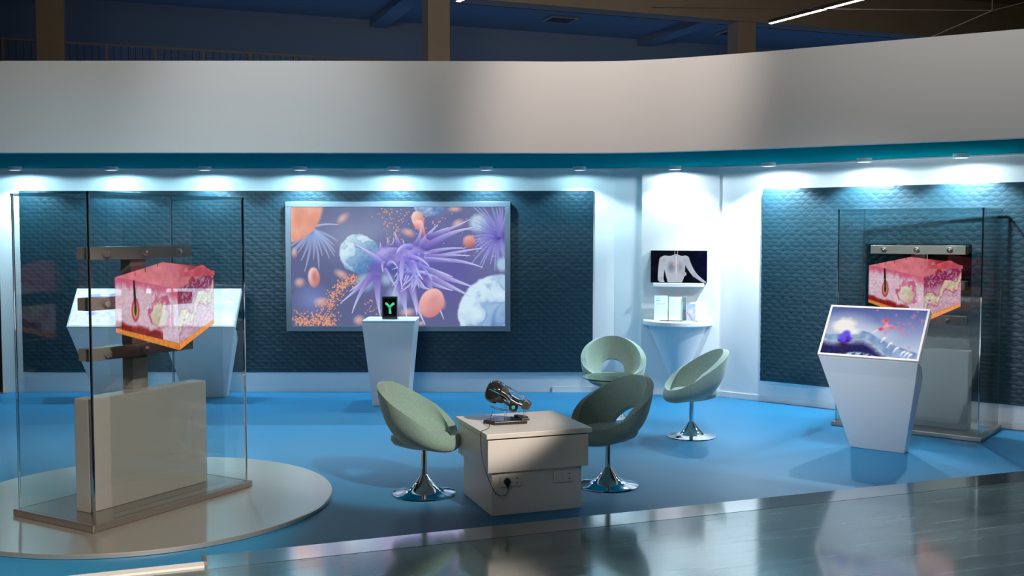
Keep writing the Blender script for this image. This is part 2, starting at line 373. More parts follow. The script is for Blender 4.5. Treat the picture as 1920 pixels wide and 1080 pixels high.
fas.loft([[(fc[i][0], fc[i][1], WZ), (fi[i][0], fi[i][1], WZ), (fi[i][0], fi[i][1], 3.375), (fc[i][0], fc[i][1], 3.375)] for i in range(n)])
struct(fas.build('wall_fascia', 'fascia', smooth='auto'))
bk = [(-9.5, 12.1), (1.3, 12.1), (2.4, 11.75), (8.4, 7.2)]
sof = MB(); fi2 = offset(fc, .02)
def backpt(x):
    for (x0, y0), (x1, y1) in zip(bk, bk[1:]):
        if x0 <= x <= x1: return y0+(y1-y0)*(x-x0)/(x1-x0)
    return y1
sof.loft([[(x, y, WZ), (x, backpt(x), WZ), (x, backpt(x), WZ+.06), (x, y, WZ+.06)] for x, y in fi2 if True])
struct(sof.build('ceiling', 'soffit', smooth=False)); bpy.data.objects['ceiling'].location.z = .0015
# thin white lip where soffit meets the walls
for k, i in enumerate((0, 1, 3)):
    p = Vector((*wp[i], 0)); q = Vector((*wp[i+1], 0)); t = (q-p).normalized(); nr = Vector((t.y, -t.x, 0))*.05
    struct(MB().prism([v.xy[:] for v in (p, q, q+nr, p+nr)], WZ-.014, WZ).build('trim_%d' % (6+k), 'white_wall'))

# ---- quilted dark wall panels
def quilt(name, label, loc, rz, w, h, th):
    root = thing(name, label, 'wall panel', loc, rz)
    MB().box(0, -th+.004, 0, w, 0, h).build('backing_board', 'white_gloss' if th > .06 else 'panel', root)
    nx = int(w/.0115); nz = int(h/.0085)
    X, Z = np.meshgrid(np.linspace(0, w, nx), np.linspace(0, h, nz)); px, pz = .097, .0405
    best = np.full(X.shape, 9.); sec = np.full(X.shape, 9.); r0 = np.floor(Z/pz)
    for dj in (-1, 0, 1, 2):
        j = r0+dj; off = np.where(j % 2 == 0, 0, .5); c = np.round(X/px-off)
        for di in (-1, 0, 1):
            dx = (X-(c+di+off)*px)/px; dz = (Z-j*pz)/pz*.80; d = np.sqrt(dx**2+dz**2)
            nb = d < best; sec = np.where(nb, best, np.minimum(sec, d)); best = np.where(nb, d, best)
    e = np.clip((sec-best)/.42, 0, 1); hh = .0042*(1-(1-np.clip(e*1.5, 0, 1))**2.2) + .0025*(vnoise(X/.05, Z/.04, 5)-.5)
    co = np.stack([X, -th-hh, Z], -1).reshape(-1, 3); idx = np.arange(nx*nz).reshape(nz, nx)
    f = np.stack([idx[:-1, :-1], idx[:-1, 1:], idx[1:, 1:], idx[1:, :-1]], -1).reshape(-1, 4)
    me = bpy.data.meshes.new('quilted_cover'); grid_mesh(me, co, f, True); me.materials.append(MATS['panel'])
    o = bpy.data.objects.new('quilted_cover', me); COL.objects.link(o); o.parent = root
    return root
quilt('quilted_wall_panel', 'long dark teal quilted wall panel behind the big screen', (-5.576, 11.768, .233), 0, 6.495, 2.062, .03)
pr = Vector((2.716, 11.118, 0)); ar = math.atan2(t3.y, t3.x)
pr = Vector((*(Vector(wp[3])+t3*.545), 0))
quilt('quilted_wall_panel', 'dark teal quilted wall panel on the right wall behind the glass case', (pr.x+n3.x*.001, pr.y+n3.y*.001, .235), ar, 3.9, 2.05, .07)

# ---- downlights over the walls
spots = []
for px in (33, 213, 387, 565, 740, 912, 1086): spots.append(((px-960)/1940*11.48, 11.47))
spots.append((1.83+nn.x*.22, 11.575+nn.y*.22))
for s_ in (.72, 1.72, 2.62): spots.append(tuple(Vector(wp[3])+t3*s_+n3*.30))
names = ['far left end, above the glass case corner', 'second from the left, above the left lectern', 'third from the left, right of the glass case top',
         'above the left corner of the big screen', 'above the middle of the big screen', 'above the right part of the big screen', 'above the right end of the long dark panel',
         'above the small wall television', 'above the left end of the right dark panel', 'above the glass case on the right', 'last on the right edge of the picture']
fx0 = None
for i, (x, y) in enumerate(spots):
    lb = 'small round white downlight, ' + names[i]
    if fx0 is None:
        fx0 = thing('downlight', lb, 'downlight', (x, y, WZ-.0), 0, 'downlights along the canopy')
        MB().lathe([(.068, -.040), (.072, -.036), (.072, 0), (.02, 0)], 28).build('housing', 'fix_white', fx0, smooth='auto')
        MB().lathe([(.052, -.0415), (.052, -.0395), (.01, -.0395)], 24).build('lens', 'spot_on', fx0)
    else: dup(fx0, (x, y, WZ), 0, lb)
    left = i < 7; dim = 1.15 if i < 4 else (1 if i == 4 else (.8 if i == 5 else .55))
    light('downlight_fill', 'SPOT', (x, y, WZ-.05), (x, y, 0), 20*dim if left else 22, (.46, .84, 1) if left else (.72, .91, 1), .05, 176, .15)  # added wide second beam per downlight, stands in for bounce on wall tops
    light('downlight_bulb', 'SPOT', (x, y, WZ-.05), (x, y, 0), 95*dim if left else (46 if i == 7 else 240), (.56, .87, 1) if left else (.80, .94, 1), .03, 128, .36)

# ---- big screen
root = thing('wall_screen', 'big wall screen showing spiky purple cell and red blood cells', 'screen', (-2.553, 11.735, .706), 0)
w, h = 2.535, 1.466
fm = MB(); b = .062
fm.box(0, -.07, 0, w, 0, b).box(0, -.07, h-b, w, 0, h).box(0, -.07, b, b, 0, h-b).box(w-b, -.07, b, w, 0, h-b)
fm.build('frame', 'screen_frame', root, bev=.004)
MB().box(b, -.055, b, w-b, -.002, h-b).build('back_panel', 'black_plastic', root)
P = Pic(158, 130, 1618, 942, 500, 280)
X, Y = P.X, P.Y
n1 = fbm(X/260, Y/260, 21); bg0 = np.array([.33, .36, .54]); bg1 = np.array([.34, .32, .64]); bg2 = np.array([.55, .60, .74])
k = np.exp(-(((X-1150)/420)**2+((Y-520)/300)**2))[..., None]; P.C = bg0*(1-k)+bg1*k
k = (np.exp(-(((X-560)/260)**2+((Y-330)/150)**2))*.7 + .35*np.clip(n1-.45, 0, 1)*2)[..., None]; P.C = P.C*(1-k)+bg2*k
LV = np.array([.72, .70, .93]); PU = np.array([.43, .36, .76]); PALE = np.array([.80, .82, .97]); BL = np.array([.62, .76, .90]); RED = np.array([.80, .47, .48]); PINK = np.array([.93, .70, .68]); OR = np.array([.93, .60, .48])
# soft far things
P.blob(300, 760, 150, 130, (.45, .52, .80), .9, op=.8)
P.blob(660, 640, 80, 80, (.60, .74, .88), .6, op=.85); P.blob(810, 620, 60, 60, (.62, .76, .88), .7, op=.8); P.blob(880, 740, 90, 100, (.62, .74, .90), .7, op=.8)
for a_ in range(15):
    an = R(15+a_*9.5+random.uniform(-4, 4)); L_ = random.uniform(170, 290)
    P.stroke([(300, 290), (300+math.cos(an)*L_*.55, 285+math.sin(an)*L_*.5), (300+math.cos(an+.15)*L_, 290+math.sin(an+.15)*L_)], 24, 4, (.50, .62, .86), (.74, .76, .93), 1.0, .8)
P.stroke([(330, 260), (400, 240), (480, 250)], 14, 4, LV, PALE, .8, .8)
P.blob(120, 110, 268, 275, OR, .08, hi=(.97, .78, .70), lo=(.88, .54, .44), rough=.01)
for cx, cy, rx, ry, ro in ((515, 205, 62, 34, -.7), (500, 590, 66, 36, .5), (960, 305, 62, 34, .35), (1280, 145, 60, 26, 0), (1300, 240, 55, 34, -.4), (215, 645, 45, 40, 0), (360, 780, 62, 42, 0), (620, 905, 50, 45, 0), (950, 850, 65, 40, 0), (180, 440, 28, 45, 0), (1045, 925, 30, 20, 0), (1190, 790, 30, 50, 0)):
    P.blob(cx, cy, rx, ry, RED, .75, ro, hi=(.96, .80, .74), lo=(.78, .48, .50), op=.85)
P.blob(312, 610, 44, 76, RED, .18, -.08, hi=(.97, .78, .74), lo=(.68, .36, .38)); P.blob(316, 605, 24, 50, (.74, .45, .47), .8, -.08)
# far right spiky cell
P.blob(1560, 330, 190, 190, (.45, .45, .80), .7); P.blob(1440, 240, 80, 80, BL, .5, hi=(.78, .88, .95), lo=(.45, .6, .82), rough=.1); P.blob(1590, 330, 60, 70, (.22, .20, .48), 1, op=.8)
for a_ in range(26):
    an = R(70+a_*9+random.uniform(-4, 4)); L_ = random.uniform(160, 290)
    P.stroke([(1580, 330), (1580+math.cos(an)*L_*.5, 320+math.sin(an)*L_*.5), (1580+math.cos(an-.12)*L_, 330+math.sin(an-.12)*L_)], 20, 3, (.38, .36, .74), (.70, .74, .95), .8, .75)
P.blob(1375, 365, 50, 50, RED, .35, .4, hi=(.95, .68, .62), lo=(.62, .28, .34))
P.blob(1600, 520, 50, 60, BL, .5)
P.blob(1100, 120, 108, 78, BL, .06, hi=(.66, .80, .93), lo=(.24, .40, .66), rough=.14)
P.blob(1025, 215, 44, 62, PINK, .1, -.35, hi=(.97, .80, .74), lo=(.76, .42, .44)); P.stroke([(1030, 250), (1055, 290), (1068, 325)], 36, 8, (.92, .62, .60), (.80, .34, .40), .2)
# bottom right blue cell
P.blob(1560, 860, 280, 275, BL, .05, hi=(.80, .91, .98), lo=(.30, .48, .74), rough=.10, seed=8, nsc=2.2)
P.stroke([(1540, 930), (1530, 830), (1600, 780)], 26, 8, (.30, .46, .72), (.5, .66, .86), 1, .8)
# orange dots
def dots(n, fn, r0, r1):
    for _ in range(n):
        x, y = fn(); r = random.uniform(r0, r1); P.blob(x, y, r, r, (.93, .55, .38), .5, hi=(1, .74, .55), lo=(.80, .38, .28))
def arc():
    t = random.random(); pt = [(170, 910), (390, 900), (430, 760), (500, 660), (600, 610)]
    i = min(3, int(t*4)); f = t*4-i; s_ = 26+30*(1-t)
    return pt[i][0]*(1-f)+pt[i+1][0]*f+random.gauss(0, s_*.8), pt[i][1]*(1-f)+pt[i+1][1]*f+random.gauss(0, s_*.6)
dots(420, arc, 4, 7.5); dots(130, lambda: (random.uniform(180, 460), 940-abs(random.gauss(0, 36))), 5, 8)
dots(75, lambda: (random.gauss(860, 60), random.uniform(135, 390)), 4, 7); dots(34, lambda: (random.gauss(1120, 110), random.gauss(240, 80)), 4, 7)
dots(18, lambda: (random.gauss(700, 25), random.gauss(820, 40)), 4, 7); dots(22, lambda: (random.uniform(1150, 1600), random.uniform(280, 470)), 4, 6)
# blue bumpy ball
P.blob(622, 446, 142, 136, BL, .06, hi=(.80, .92, .97), lo=(.28, .48, .72), rough=.11, seed=30, nsc=2.6)
# spiky centre cell
back = [((1010, 470), (1190, 400), (1345, 410), 20), ((1050, 500), (1240, 440), (1460, 410), 20), ((1060, 470), (1250, 450), (1380, 462), 16), ((1060, 500), (1290, 470), (1465, 542), 22),
        ((1000, 420), (1110, 300), (1160, 250), 20), ((1000, 420), (1110, 310), (1230, 270), 24), ((1090, 400), (1240, 290), (1415, 268), 26), ((1100, 330), (1230, 290), (1372, 218), 20), ((1005, 390), (1050, 330), (1050, 225), 18),
        ((900, 400), (875, 340), (866, 298), 18), ((820, 400), (815, 370), (820, 338), 13), ((765, 420), (768, 400), (768, 375), 12), ((930, 400), (925, 380), (922, 350), 9), ((845, 395), (850, 380), (862, 352), 9),
        ((1040, 560), (1250, 620), (1412, 680), 28), ((1060, 600), (1220, 650), (1380, 740), 30), ((1040, 560), (1150, 560), (1260, 606), 24), ((1050, 620), (1150, 670), (1262, 700), 22),
        ((1080, 640), (1150, 760), (1198, 895), 18), ((740, 590), (640, 640), (555, 705), 20), ((700, 600), (610, 690), (492, 785), 20), ((720, 590), (620, 700), (570, 855), 22),
        ((745, 600), (740, 750), (765, 880), 28), ((905, 640), (925, 770), (945, 880), 34), ((980, 660), (1000, 800), (1072, 935), 26), ((890, 640), (880, 700), (850, 760), 18), ((960, 620), (1000, 740), (1015, 868), 26), ((1010, 620), (1030, 680), (1105, 690), 24), ((1080, 600), (1110, 690), (1170, 800), 20)]
for a0, a1, a2, ww in back: P.stroke([a0, a1, a2], ww*1.2, 2, PU*.95, PALE, .25, hi=.13)
P.blob(840, 470, 125, 78, PU, .2, .1, hi=(.66, .62, .92), lo=(.27, .25, .60), rough=.2, seed=40); P.blob(980, 500, 140, 120, PU, .3, .5, hi=(.66, .58, .92), lo=(.28, .28, .66), rough=.16, seed=44)
P.blob(850, 560, 80, 60, (.28, .32, .62), .8, op=.8); P.blob(730, 545, 62, 55, (.36, .35, .72), .6, rough=.1)
for _ in range(22):
    an = random.uniform(R(-30), R(150)); L_ = random.uniform(110, 260); x0 = random.uniform(880, 1060); y0 = random.uniform(450, 600)
    P.stroke([(x0, y0), (x0+math.cos(an)*L_*.5, y0+math.sin(an)*L_*.5), (x0+math.cos(an+.2)*L_, y0+math.sin(an+.2)*L_)], 19, 1.5, (.40, .38, .80), (.76, .78, .97), .3, hi=.13)
for a0, a1, a2, ww in (((600, 400), (700, 430), (760, 500), 4), ((760, 500), (700, 440), (615, 395), 24), ((930, 470), (890, 560), (915, 690), 22), ((990, 510), (1010, 560), (1055, 625), 22), ((970, 470), (1050, 470), (1100, 535), 20), ((820, 520), (850, 480), (885, 545), 16), ((790, 510), (770, 520), (785, 575), 14), ((800, 560), (830, 600), (865, 670), 18), ((970, 400), (900, 390), (880, 440), 26)):
    P.stroke([a0, a1, a2], ww, 2, (.50, .46, .86), (.82, .83, .98), .25, hi=.16)
P.blob(1115, 785, 84, 108, PINK, .07, .45, hi=(.95, .72, .70), lo=(.78, .44, .46)); P.blob(1130, 770, 50, 72, (.84, .52, .52), .9, .45, op=.7)
P.C = np.clip((P.C*.94+P.C.mean(-1, keepdims=True)*.06)*.92+.065, 0, 1)
P.mesh('display', 'screen_big', w-2*b, h-2*b, root, T(b, -.058, b))

# ---- lecterns with tilted touch screens
def lect_pic(kind):
    P = Pic(0, 0, 160, 90, 210, 118); X, Y = P.X, P.Y
    if kind == 0:
        g = np.clip(Y/90, 0, 1)[..., None]; P.C = np.array([.33, .38, .62])*(1-g)+np.array([.80, .86, .93])*g
        P.blob(30, 38, 60, 34, (.90, .93, .95), 1, op=.8)
        P.blob(75, 50, 60, 26, (.86, .90, .95), 1, op=.7)
        for _ in range(26):
            x = random.gauss(118, 22); y = random.gauss(28, 14); P.blob(x, y, random.uniform(3, 6), random.uniform(2.5, 5), (.85, .50, .64), .9, random.random()*3, op=.65)
        n = fbm(X/9, Y/9, 60); t = 53-10*np.exp(-((X-60)/30)**2)+np.clip(X-75, 0, 99)*.30; k = np.clip((Y-t)*.5, 0, 1)
        c = np.array([.36, .47, .66])*(1-n[..., None])+np.array([.70, .80, .90])*n[..., None]; P.over(k, c)
        t = 61+3*np.sin(X/14)+np.clip(X-70, 0, 99)**1.2*.24; k = np.clip((Y-t)*.4, 0, 1); n2 = fbm(X/4, Y/4, 66)
        dpt = np.clip((Y-t)/14, 0, 1)[..., None]; c = (np.array([.78, .86, .93])*(1-dpt)+np.array([.16, .15, .36])*dpt)*(.72+.5*n2[..., None]); P.over(k, c)
        k = np.clip((Y-80-8*np.cos(X/24)-X*.15)*.3, 0, 1)*np.clip((n2-.3)*3, 0, 1); P.over(k, (.70, .80, .88))
        P.blob(30, 36, 24, 17, (.94, .93, .90), .4, rough=.25, seed=70); P.blob(44, 46, 20, 8, (.93, .94, .95), .6)
        P.blob(35, 60, 14, 12, (.30, .22, .84), .3, hi=(.50, .42, .95), lo=(.20, .10, .62), rough=.16); P.blob(36, 50, 9, 8, (.40, .34, .88), .6); P.blob(36, 72, 13, 6, (.20, .10, .26), .9)
        for x, y in ((100, 55), (112, 64), (124, 72), (136, 78), (142, 80), (148, 82)):
            P.stroke([(x-3, y+8), (x, y)], 2, 1.6, (.72, .78, .95), (.96, .95, .95), .4); P.blob(x+1, y, 4.5, 2.6, (.95, .93, .93), .5, -.5)
        P.stroke([(80, 46), (91, 38)], 2.2, 1.6, (.85, .86, .95), (.9, .8, .85), .5)
        for a_, b_ in (((98, 34), (92, 39)), ((99, 32), (97, 22)), ((101, 33), (108, 33))):
            P.stroke([a_, b_], 3.6, 4, (.92, .62, .68), (.90, .45, .55), .4, hi=.1)
        P.blob(97, 21, 4, 5, (.86, .32, .42), .4); P.blob(91, 38, 5, 3.4, (.86, .32, .42), .5, -.5); P.blob(78, 3, 3, 3, (.85, .40, .52), .6)
    elif kind == 1:
        n = fbm(X/22, Y/14, 80); P.C = np.array([.72, .80, .90])*(1-n[..., None])+np.array([.93, .96, .98])*n[..., None]
        k = np.clip((Y-48-6*np.sin(X/18))*.2, 0, 1); n2 = fbm(X/6, Y/4, 84); P.over(k, np.array([.80, .86, .93])*(.85+.25*n2[..., None]))
        P.blob(42, 20, 22, 16, (.60, .68, .95), .6, rough=.3); P.blob(80, 12, 12, 4, (.55, .62, .92), .6, -.2); P.blob(102, 10, 7, 4, (.55, .60, .90), .6); P.blob(44, 60, 14, 8, (.55, .60, .95), .8, rough=.2)
    else:
        n = fbm(X/16, Y/16, 90); P.C = np.array([.68, .82, .90])*(1-n[..., None])+np.array([.88, .95, .97])*n[..., None]
        for _ in range(50): P.blob(random.gauss(110, 30), random.gauss(30, 18), random.uniform(3, 7), random.uniform(2, 5), (.72, .88, .90), .7, random.random()*3, op=.6)
        k = np.clip((Y-58-10*np.sin(X/30+1))*.15, 0, 1); P.over(k, (.84, .91, .97))
        for _ in range(10):
            x = random.gauss(112, 22); y = random.gauss(45, 8); P.blob(x, y, 6, 3, (.62, .90, .84), .6, random.random(), op=.6)
    return P
def lectern(label, mx, my, ang, kind):
    """origin under the middle of the screen's lower edge; local +y leans back, -y faces the visitor"""
    r = thing('touchscreen_lectern', label, 'lectern', (mx, my, 0), ang, 'white lecterns with slanted screens')
    hw = .409
    def sec(hw_, pts, x_sign): return [(x_sign*w_, s_, z_) for (s_, z_), w_ in zip(pts, hw_)]
    body = [(.002, .80), (.06, .66), (.30, 0), (.40, 0), (.25, .65), (.11, .76)]; ws = [.405, .376, .226, .226, .376, .405]
    MB().loft([sec(ws, body, -1), sec(ws, body, 1)]).build('body', 'white_gloss', r, bev=.006)
    L_ = math.hypot(.30, .395); an = math.atan2(.395, .30)
    M = T(0, 0, .81) @ RX(an)     # local x along width, y up the slope, z outward (towards visitor)
    sl = MB().box(-hw, 0, -.055, hw, L_, -.008, M); sl.build('screen_housing', 'white_gloss', r, bev=.005)
    f = MB(); b = .017
    f.box(-hw, 0, -.008, hw, b, .004, M).box(-hw, L_-b, -.008, hw, L_, .004, M).box(-hw, b, -.008, -hw+b, L_-b, .004, M).box(hw-b, b, -.008, hw, L_-b, .004, M)
    f.build('screen_frame', 'lectern_frame', r)
    P = lect_pic(kind)
    P.mesh('display', 'screen_lectern' if kind == 0 else 'screen_bright', 2*hw-2*b, L_-2*b, r, M @ T(-hw+b, b, 0) @ RX(-math.pi/2))
    return r
lectern('white lectern on the right with screen of purple cell landscape', 2.8795, 8.3615, math.atan2(-.61, .792), 0)
lectern('white lectern at far left behind the glass case, by the wall', -4.385, 11.094, 0, 1)
lectern('white lectern right of its twin behind the glass case', -3.395, 11.094, 0, 2)

# ---- glass display cases
def skin_pic():
    P = Pic(-.40, -1.66, .50, -1.03, 300, 210); X, Y = P.X, -P.Y; P.A[:] = 0
    def put(m, c, al):
        P.over(m, c); P.A = np.maximum(P.A*(1-m), m*al)
    F_ = lambda u, z: (u, -z)
    n = fbm(X/.05, Y/.05, 100); nf = fbm(X/.012, Y/.012, 104)
    # base slab edges
    for z0, z1, c in ((1.165, 1.215, (.93, .56, .22)),):
        put(P.poly([F_(-.375, 1.235), F_(.13, 1.09), F_(.13, 1.045), F_(-.375, 1.205)]), np.array(c)*(.8+.4*nf[..., None]), .75)
        put(P.poly([F_(.13, 1.09), F_(.44, 1.235), F_(.44, 1.20), F_(.13, 1.045)]), np.array(c)*(.9+.3*nf[..., None]), .85)
    # left face
    lf = P.poly([F_(-.375, 1.55), F_(.12, 1.45), F_(.13, 1.09), F_(-.375, 1.235)])
    c = np.array([.97, .82, .88])*(.84+.26*nf[..., None]); put(lf, c, .66)
    u = (X+.375)/.495; zt = 1.55-.10*u; zb = 1.235-.145*u; v = (zt-Y)/(zt-zb)
    fr = lf*np.clip((.02+.34*fbm(X/.03, Y/.2, 108)-v)*8, 0, 1)*.85; P.over(fr, np.array([.90, .36, .52])*(.85+.3*nf[..., None]))
    dk = lf*np.clip((v-.84-.10*(n-.5)+.04*u)*14, 0, 1)*(u < .75); P.over(dk, np.array([.62, .13, .13])*(.6+.8*nf[..., None]))
    # right face
    rf = P.poly([F_(.12, 1.45), F_(.44, 1.565), F_(.44, 1.235), F_(.13, 1.09)])
    u2 = (X-.125)/.315; zt = 1.45+.115*u2; zb = 1.09+.145*u2; v2 = (zt-Y)/(zt-zb)
    c = np.array([.93, .72, .80])*(.72+.45*nf[..., None]); put(rf, c, .62)
    P.over(rf*np.clip((.42-v2+.25*(n-.5))*6, 0, 1)*np.clip((nf-.30)*6, 0, 1), (.62, .16, .36))
    band = np.exp(-((v2-(.72-.42*u2)+.10*np.sin(u2*13)+.25*(n-.5)-.10*(nf-.5))/.20)**2); P.over(rf*np.clip((band-.45)*4, 0, 1), (.78, .22, .46))
    P.over(rf*np.clip((band-.62)*5, 0, 1), np.array([.94, .86, .72])*(.75+.4*nf[..., None]))
    # top
    tp = P.poly([F_(-.375, 1.55), F_(0, 1.635), F_(.30, 1.60), F_(.44, 1.565), F_(.12, 1.45)]); c = np.array([.95, .52, .56])*(.82+.32*n[..., None]); put(tp, c, .68)
    P.over(tp*np.clip((X-.08)*6, 0, 1)*np.clip((n-.42)*7, 0, 1), np.array([.66, .20, .22])); 
    bump = np.exp(-((X-.33)/.075)**2)*.045; m = np.clip(((1.565+.02*(n-.5)+bump)-Y)*220, 0, 1)*np.clip((Y-1.53)*200, 0, 1)*(X > .16)*(X < .45); put(m, np.array([.88, .36, .42])*(.7+.5*n[..., None]), .8)
    # follicle and lobules
    o = P.A.copy()
    P.stroke([(-.23, -1.52), (-.225, -1.42), (-.222, -1.33)], .008, .014, (.10, .07, .07), (.06, .12, .10), .3, hi=0)
    P.blob(-.222, -1.335, .034, .085, (.80, .22, .40), .2, rough=.1); P.blob(-.222, -1.335, .022, .065, (.88, .74, .38), .3, rough=.2); P.blob(-.222, -1.34, .012, .05, (.06, .14, .12), .4)
    P.stroke([(-.23, -1.52), (-.225, -1.42), (-.222, -1.36)], .006, .009, (.10, .07, .07), (.08, .08, .08), .3, hi=0)
    P.blob(-.03, -1.305, .098, .128, (.84, .38, .55), .15, rough=.38, seed=120); P.blob(-.035, -1.295, .075, .098, (.93, .86, .76), .2, rough=.38, seed=122, hi=(.97, .92, .82), lo=(.82, .70, .60))
    for x_, z_ in ((-.22, 1.60), (-.14, 1.62), (-.04, 1.655)):
        P.stroke([(x_, -z_+.045), (x_, -z_+.01)], .003, .002, (.10, .08, .10), (.1, .1, .1), .4, hi=0)
    P.A = o
    return P
SK = skin_pic()
def glass_case(label, plabel, x, y, rz, z0, first=None):
    r = thing('glass_display_case', label, 'display case', (x, y, z0), rz, 'tall glass display cases')
    a, d = .665, .385
    MB().box(-a, -d, 0, a, d, .045).build('base_plate', 'steel_dark', r, bev=.008)
    g, e, H_ = a-.028, d-.022, 2.04; t = .010
    MB().box(-g, -e, .045, g, -e+t, H_-.012).build('glass_pane', 'pane', r); MB().box(-g, e-t, .045, g, e, H_-.012).build('glass_pane', 'pane', r)
    MB().box(-g, -e+t, .045, -g+t, e-t, H_-.012).build('glass_pane', 'pane', r); MB().box(g-t, -e+t, .045, g, e-t, H_-.012).build('glass_pane', 'pane', r)
    MB().box(-g, -e, H_-.012, g, e, H_).build('glass_top', 'pane', r)
    q = .012
    for sx in (-1, 1):
        for sy in (-1, 1):
            x_, y_ = sx*g, sy*e; MB().box(min(x_, x_-sx*q), min(y_, y_-sy*q), .0455, max(x_, x_-sx*q), max(y_, y_-sy*q), H_).build('corner_strip', 'edge_glass' if (sx, sy) in ((1, 1), (-1, 1)) else 'chrome', r, bev=.002)
    for sy in (-1, 1): MB().box(-g, sy*e-.001 if sy > 0 else -e-.004, H_-.016, g, (e+.004) if sy > 0 else -e+.001, H_+.001).build('top_edge_strip', 'edge_glass', r)
    for sx in (-1, 1): MB().box(sx*g-.003, -e, H_-.016, sx*g+.003, e, H_+.001).build('top_edge_strip', 'edge_glass', r)
    # things inside the case travel with it: stand with bars
    MB().box(-.485, -.13, .045, .485, .005, .76).build('plinth_block', 'plinth_metal', r, bev=.006)
    s_ = .76
    MB().box(-.062, -.035, s_, .062, .065, 1.62).build('upright_post', 'bronze', r, bev=.003)
    for zc in (1.665, 1.345, 1.025):
        bar = MB().box(-.425, -.075, zc-.04, .425, .03, zc+.04).build('cross_bar', 'bronze', r, bev=.003)
        kx = (-.30, -.0, .29) if zc != 1.345 else (-.30,)
        for k_ in kx:
            M = T(k_, -.075, zc) @ RX(math.pi/2)
            MB().lathe([(.009, 0), (.011, .010), (.022, .011), (.026, .020), (.021, .033), (.009, .037)], 20, M).build('knob', 'knob', bar, smooth='auto')
    rr = thing('transparent_display', plabel, 'display', (x, y, z0), rz, 'see-through displays of a skin block')
    MB().box(-.42, -.262, .045, .52, -.256, 1.72).build('clear_sheet', 'pane', rr)
    SK.mesh('skin_picture', 'screen_clear', .90, .63, rr, T(-.40, -.264, 1.03-.03))
    return r
glass_case('tall glass case with bronze cross bars, on the round metal disc', 'transparent sheet with pink skin block picture inside the left glass case', -2.502, 6.86, R(60), .03)
glass_case('tall glass case with cross bars behind the right lectern', 'transparent sheet with pink skin block picture inside the right glass case', 3.783, 9.617, math.atan2(-.606, .7955), 0)
dz = thing('floor_disc', 'large round brushed metal disc under the left glass case', 'platform', (-2.50, 6.95, 0))
MB().lathe([(1.255, 0), (1.262, .004), (1.262, .024), (1.256, .030), (.3, .030)], 128).build('disc_plate', 'steel', dz, smooth='auto')

# ---- centre pedestal and framed picture
r = thing('tapered_pedestal', 'white tapered pedestal standing in front of the big screen', 'pedestal', (-1.29, 10.80, 0))
MB().loft([[(-.175, .01, 0), (.19, .01, 0), (.20, .36, 0), (-.165, .36, 0)], [(-.282, -.02, .885), (.268, -.02, .885), (.275, .50, .885), (-.275, .50, .885)]]).build('body', 'white_gloss', r, bev=.006)
MB().box(-.284, -.022, .8855, .278, .502, .905).build('top', 'white_gloss', r, bev=.008)
r = thing('framed_display', 'small black framed display with green Y shape on the pedestal', 'display', (-1.302, 10.98, .905))
f = MB().box(-.080, 0, 0, .080, .05, .018).box(-.080, 0, .222, .080, .05, .24).box(-.080, 0, .018, -.066, .05, .222).box(.066, 0, .018, .080, .05, .222)
f.build('frame', 'black_plastic', r, bev=.002); MB().box(-.066, .012, .018, .066, .05, .222).build('back_panel', 'black_plastic', r)
P = Pic(0, 0, 66, 102, 67, 103); P.C[:] = (.01, .01, .015)
for a_, b_ in (((33, 48), (16, 30)), ((33, 48), (52, 30)), ((33, 50), (35, 78))):
    P.stroke([a_, b_], 8, 8, (.22, .70, .52), (.36, .86, .66), .35, hi=.2); P.blob(b_[0], b_[1], 9, 7, (.45, .88, .70), .4, .5, rough=.25); P.blob(b_[0], b_[1], 4, 3, (.08, .40, .28), .6)
P.mesh('display', 'screen_lectern', .132, .204, r, T(-.066, .010, .018))

# ---- wall television and shelf at the pillar
pang = math.atan2(tt.y, tt.x); pm = pc.lerp(pd, .46) + nn*.03
r = thing('wall_television', 'small wall television showing pale human torso on black', 'television', (pm.x, pm.y, 0), pang)
u0, u1, z0, z1 = -.285, .335, 1.265, 1.625
MB().box(u0, -.045, z0, u1, 0, z1).build('casing', 'black_plastic', r, bev=.003)
MB().box(u0+.03, -.075, z0-.045, u1-.03, 0, z0-.001).build('sound_bar', 'white_gloss', r, bev=.004)
P = Pic(120, 130, 787, 520, 200, 118); X, Y = P.X, P.Y; n = fbm(X/60, Y/60, 130); P.C = np.array([.035, .05, .09])*(.4+1.3*n[..., None])
P.C[..., 2] += .10*np.clip((X-560)/220, 0, 1)
def torso_part(pts, ww0, ww1): P.stroke(pts, ww0, ww1, (.66, .69, .74), (.74, .77, .82), .16, hi=.05)
sk = (.70, .73, .78)
P.over(np.clip(np.maximum(P.poly([(375, 125), (470, 125), (475, 185), (520, 200), (300, 205), (365, 185)]), 0), 0, 1), sk)
P.over(P.poly([(300, 190), (520, 190), (575, 250), (555, 360), (525, 440), (520, 530), (322, 530), (300, 440), (270, 330), (262, 240)]), sk)
P.blob(290, 235, 62, 52, sk, .12); P.blob(530, 230, 54, 48, sk, .12)
torso_part([(258, 240), (238, 370), (236, 480)], 44, 38); torso_part([(236, 470), (252, 520), (280, 560)], 36, 22)
torso_part([(545, 240), (580, 340), (650, 430)], 42, 30); torso_part([(645, 420), (705, 480), (790, 530)], 30, 13)
P.blob(515, 415, 36, 32, (.66, .68, .73), .15); P.blob(365, 330, 62, 95, (.44, .46, .54), .8, op=.9); P.blob(470, 330, 55, 90, (.52, .54, .61), .8, op=.8)
P.blob(398, 298, 14, 22, (.93, .62, .55), .8); P.stroke([(425, 200), (425, 330), (425, 470)], 9, 7, (.88, .90, .93), (.80, .82, .86), .8, .8)
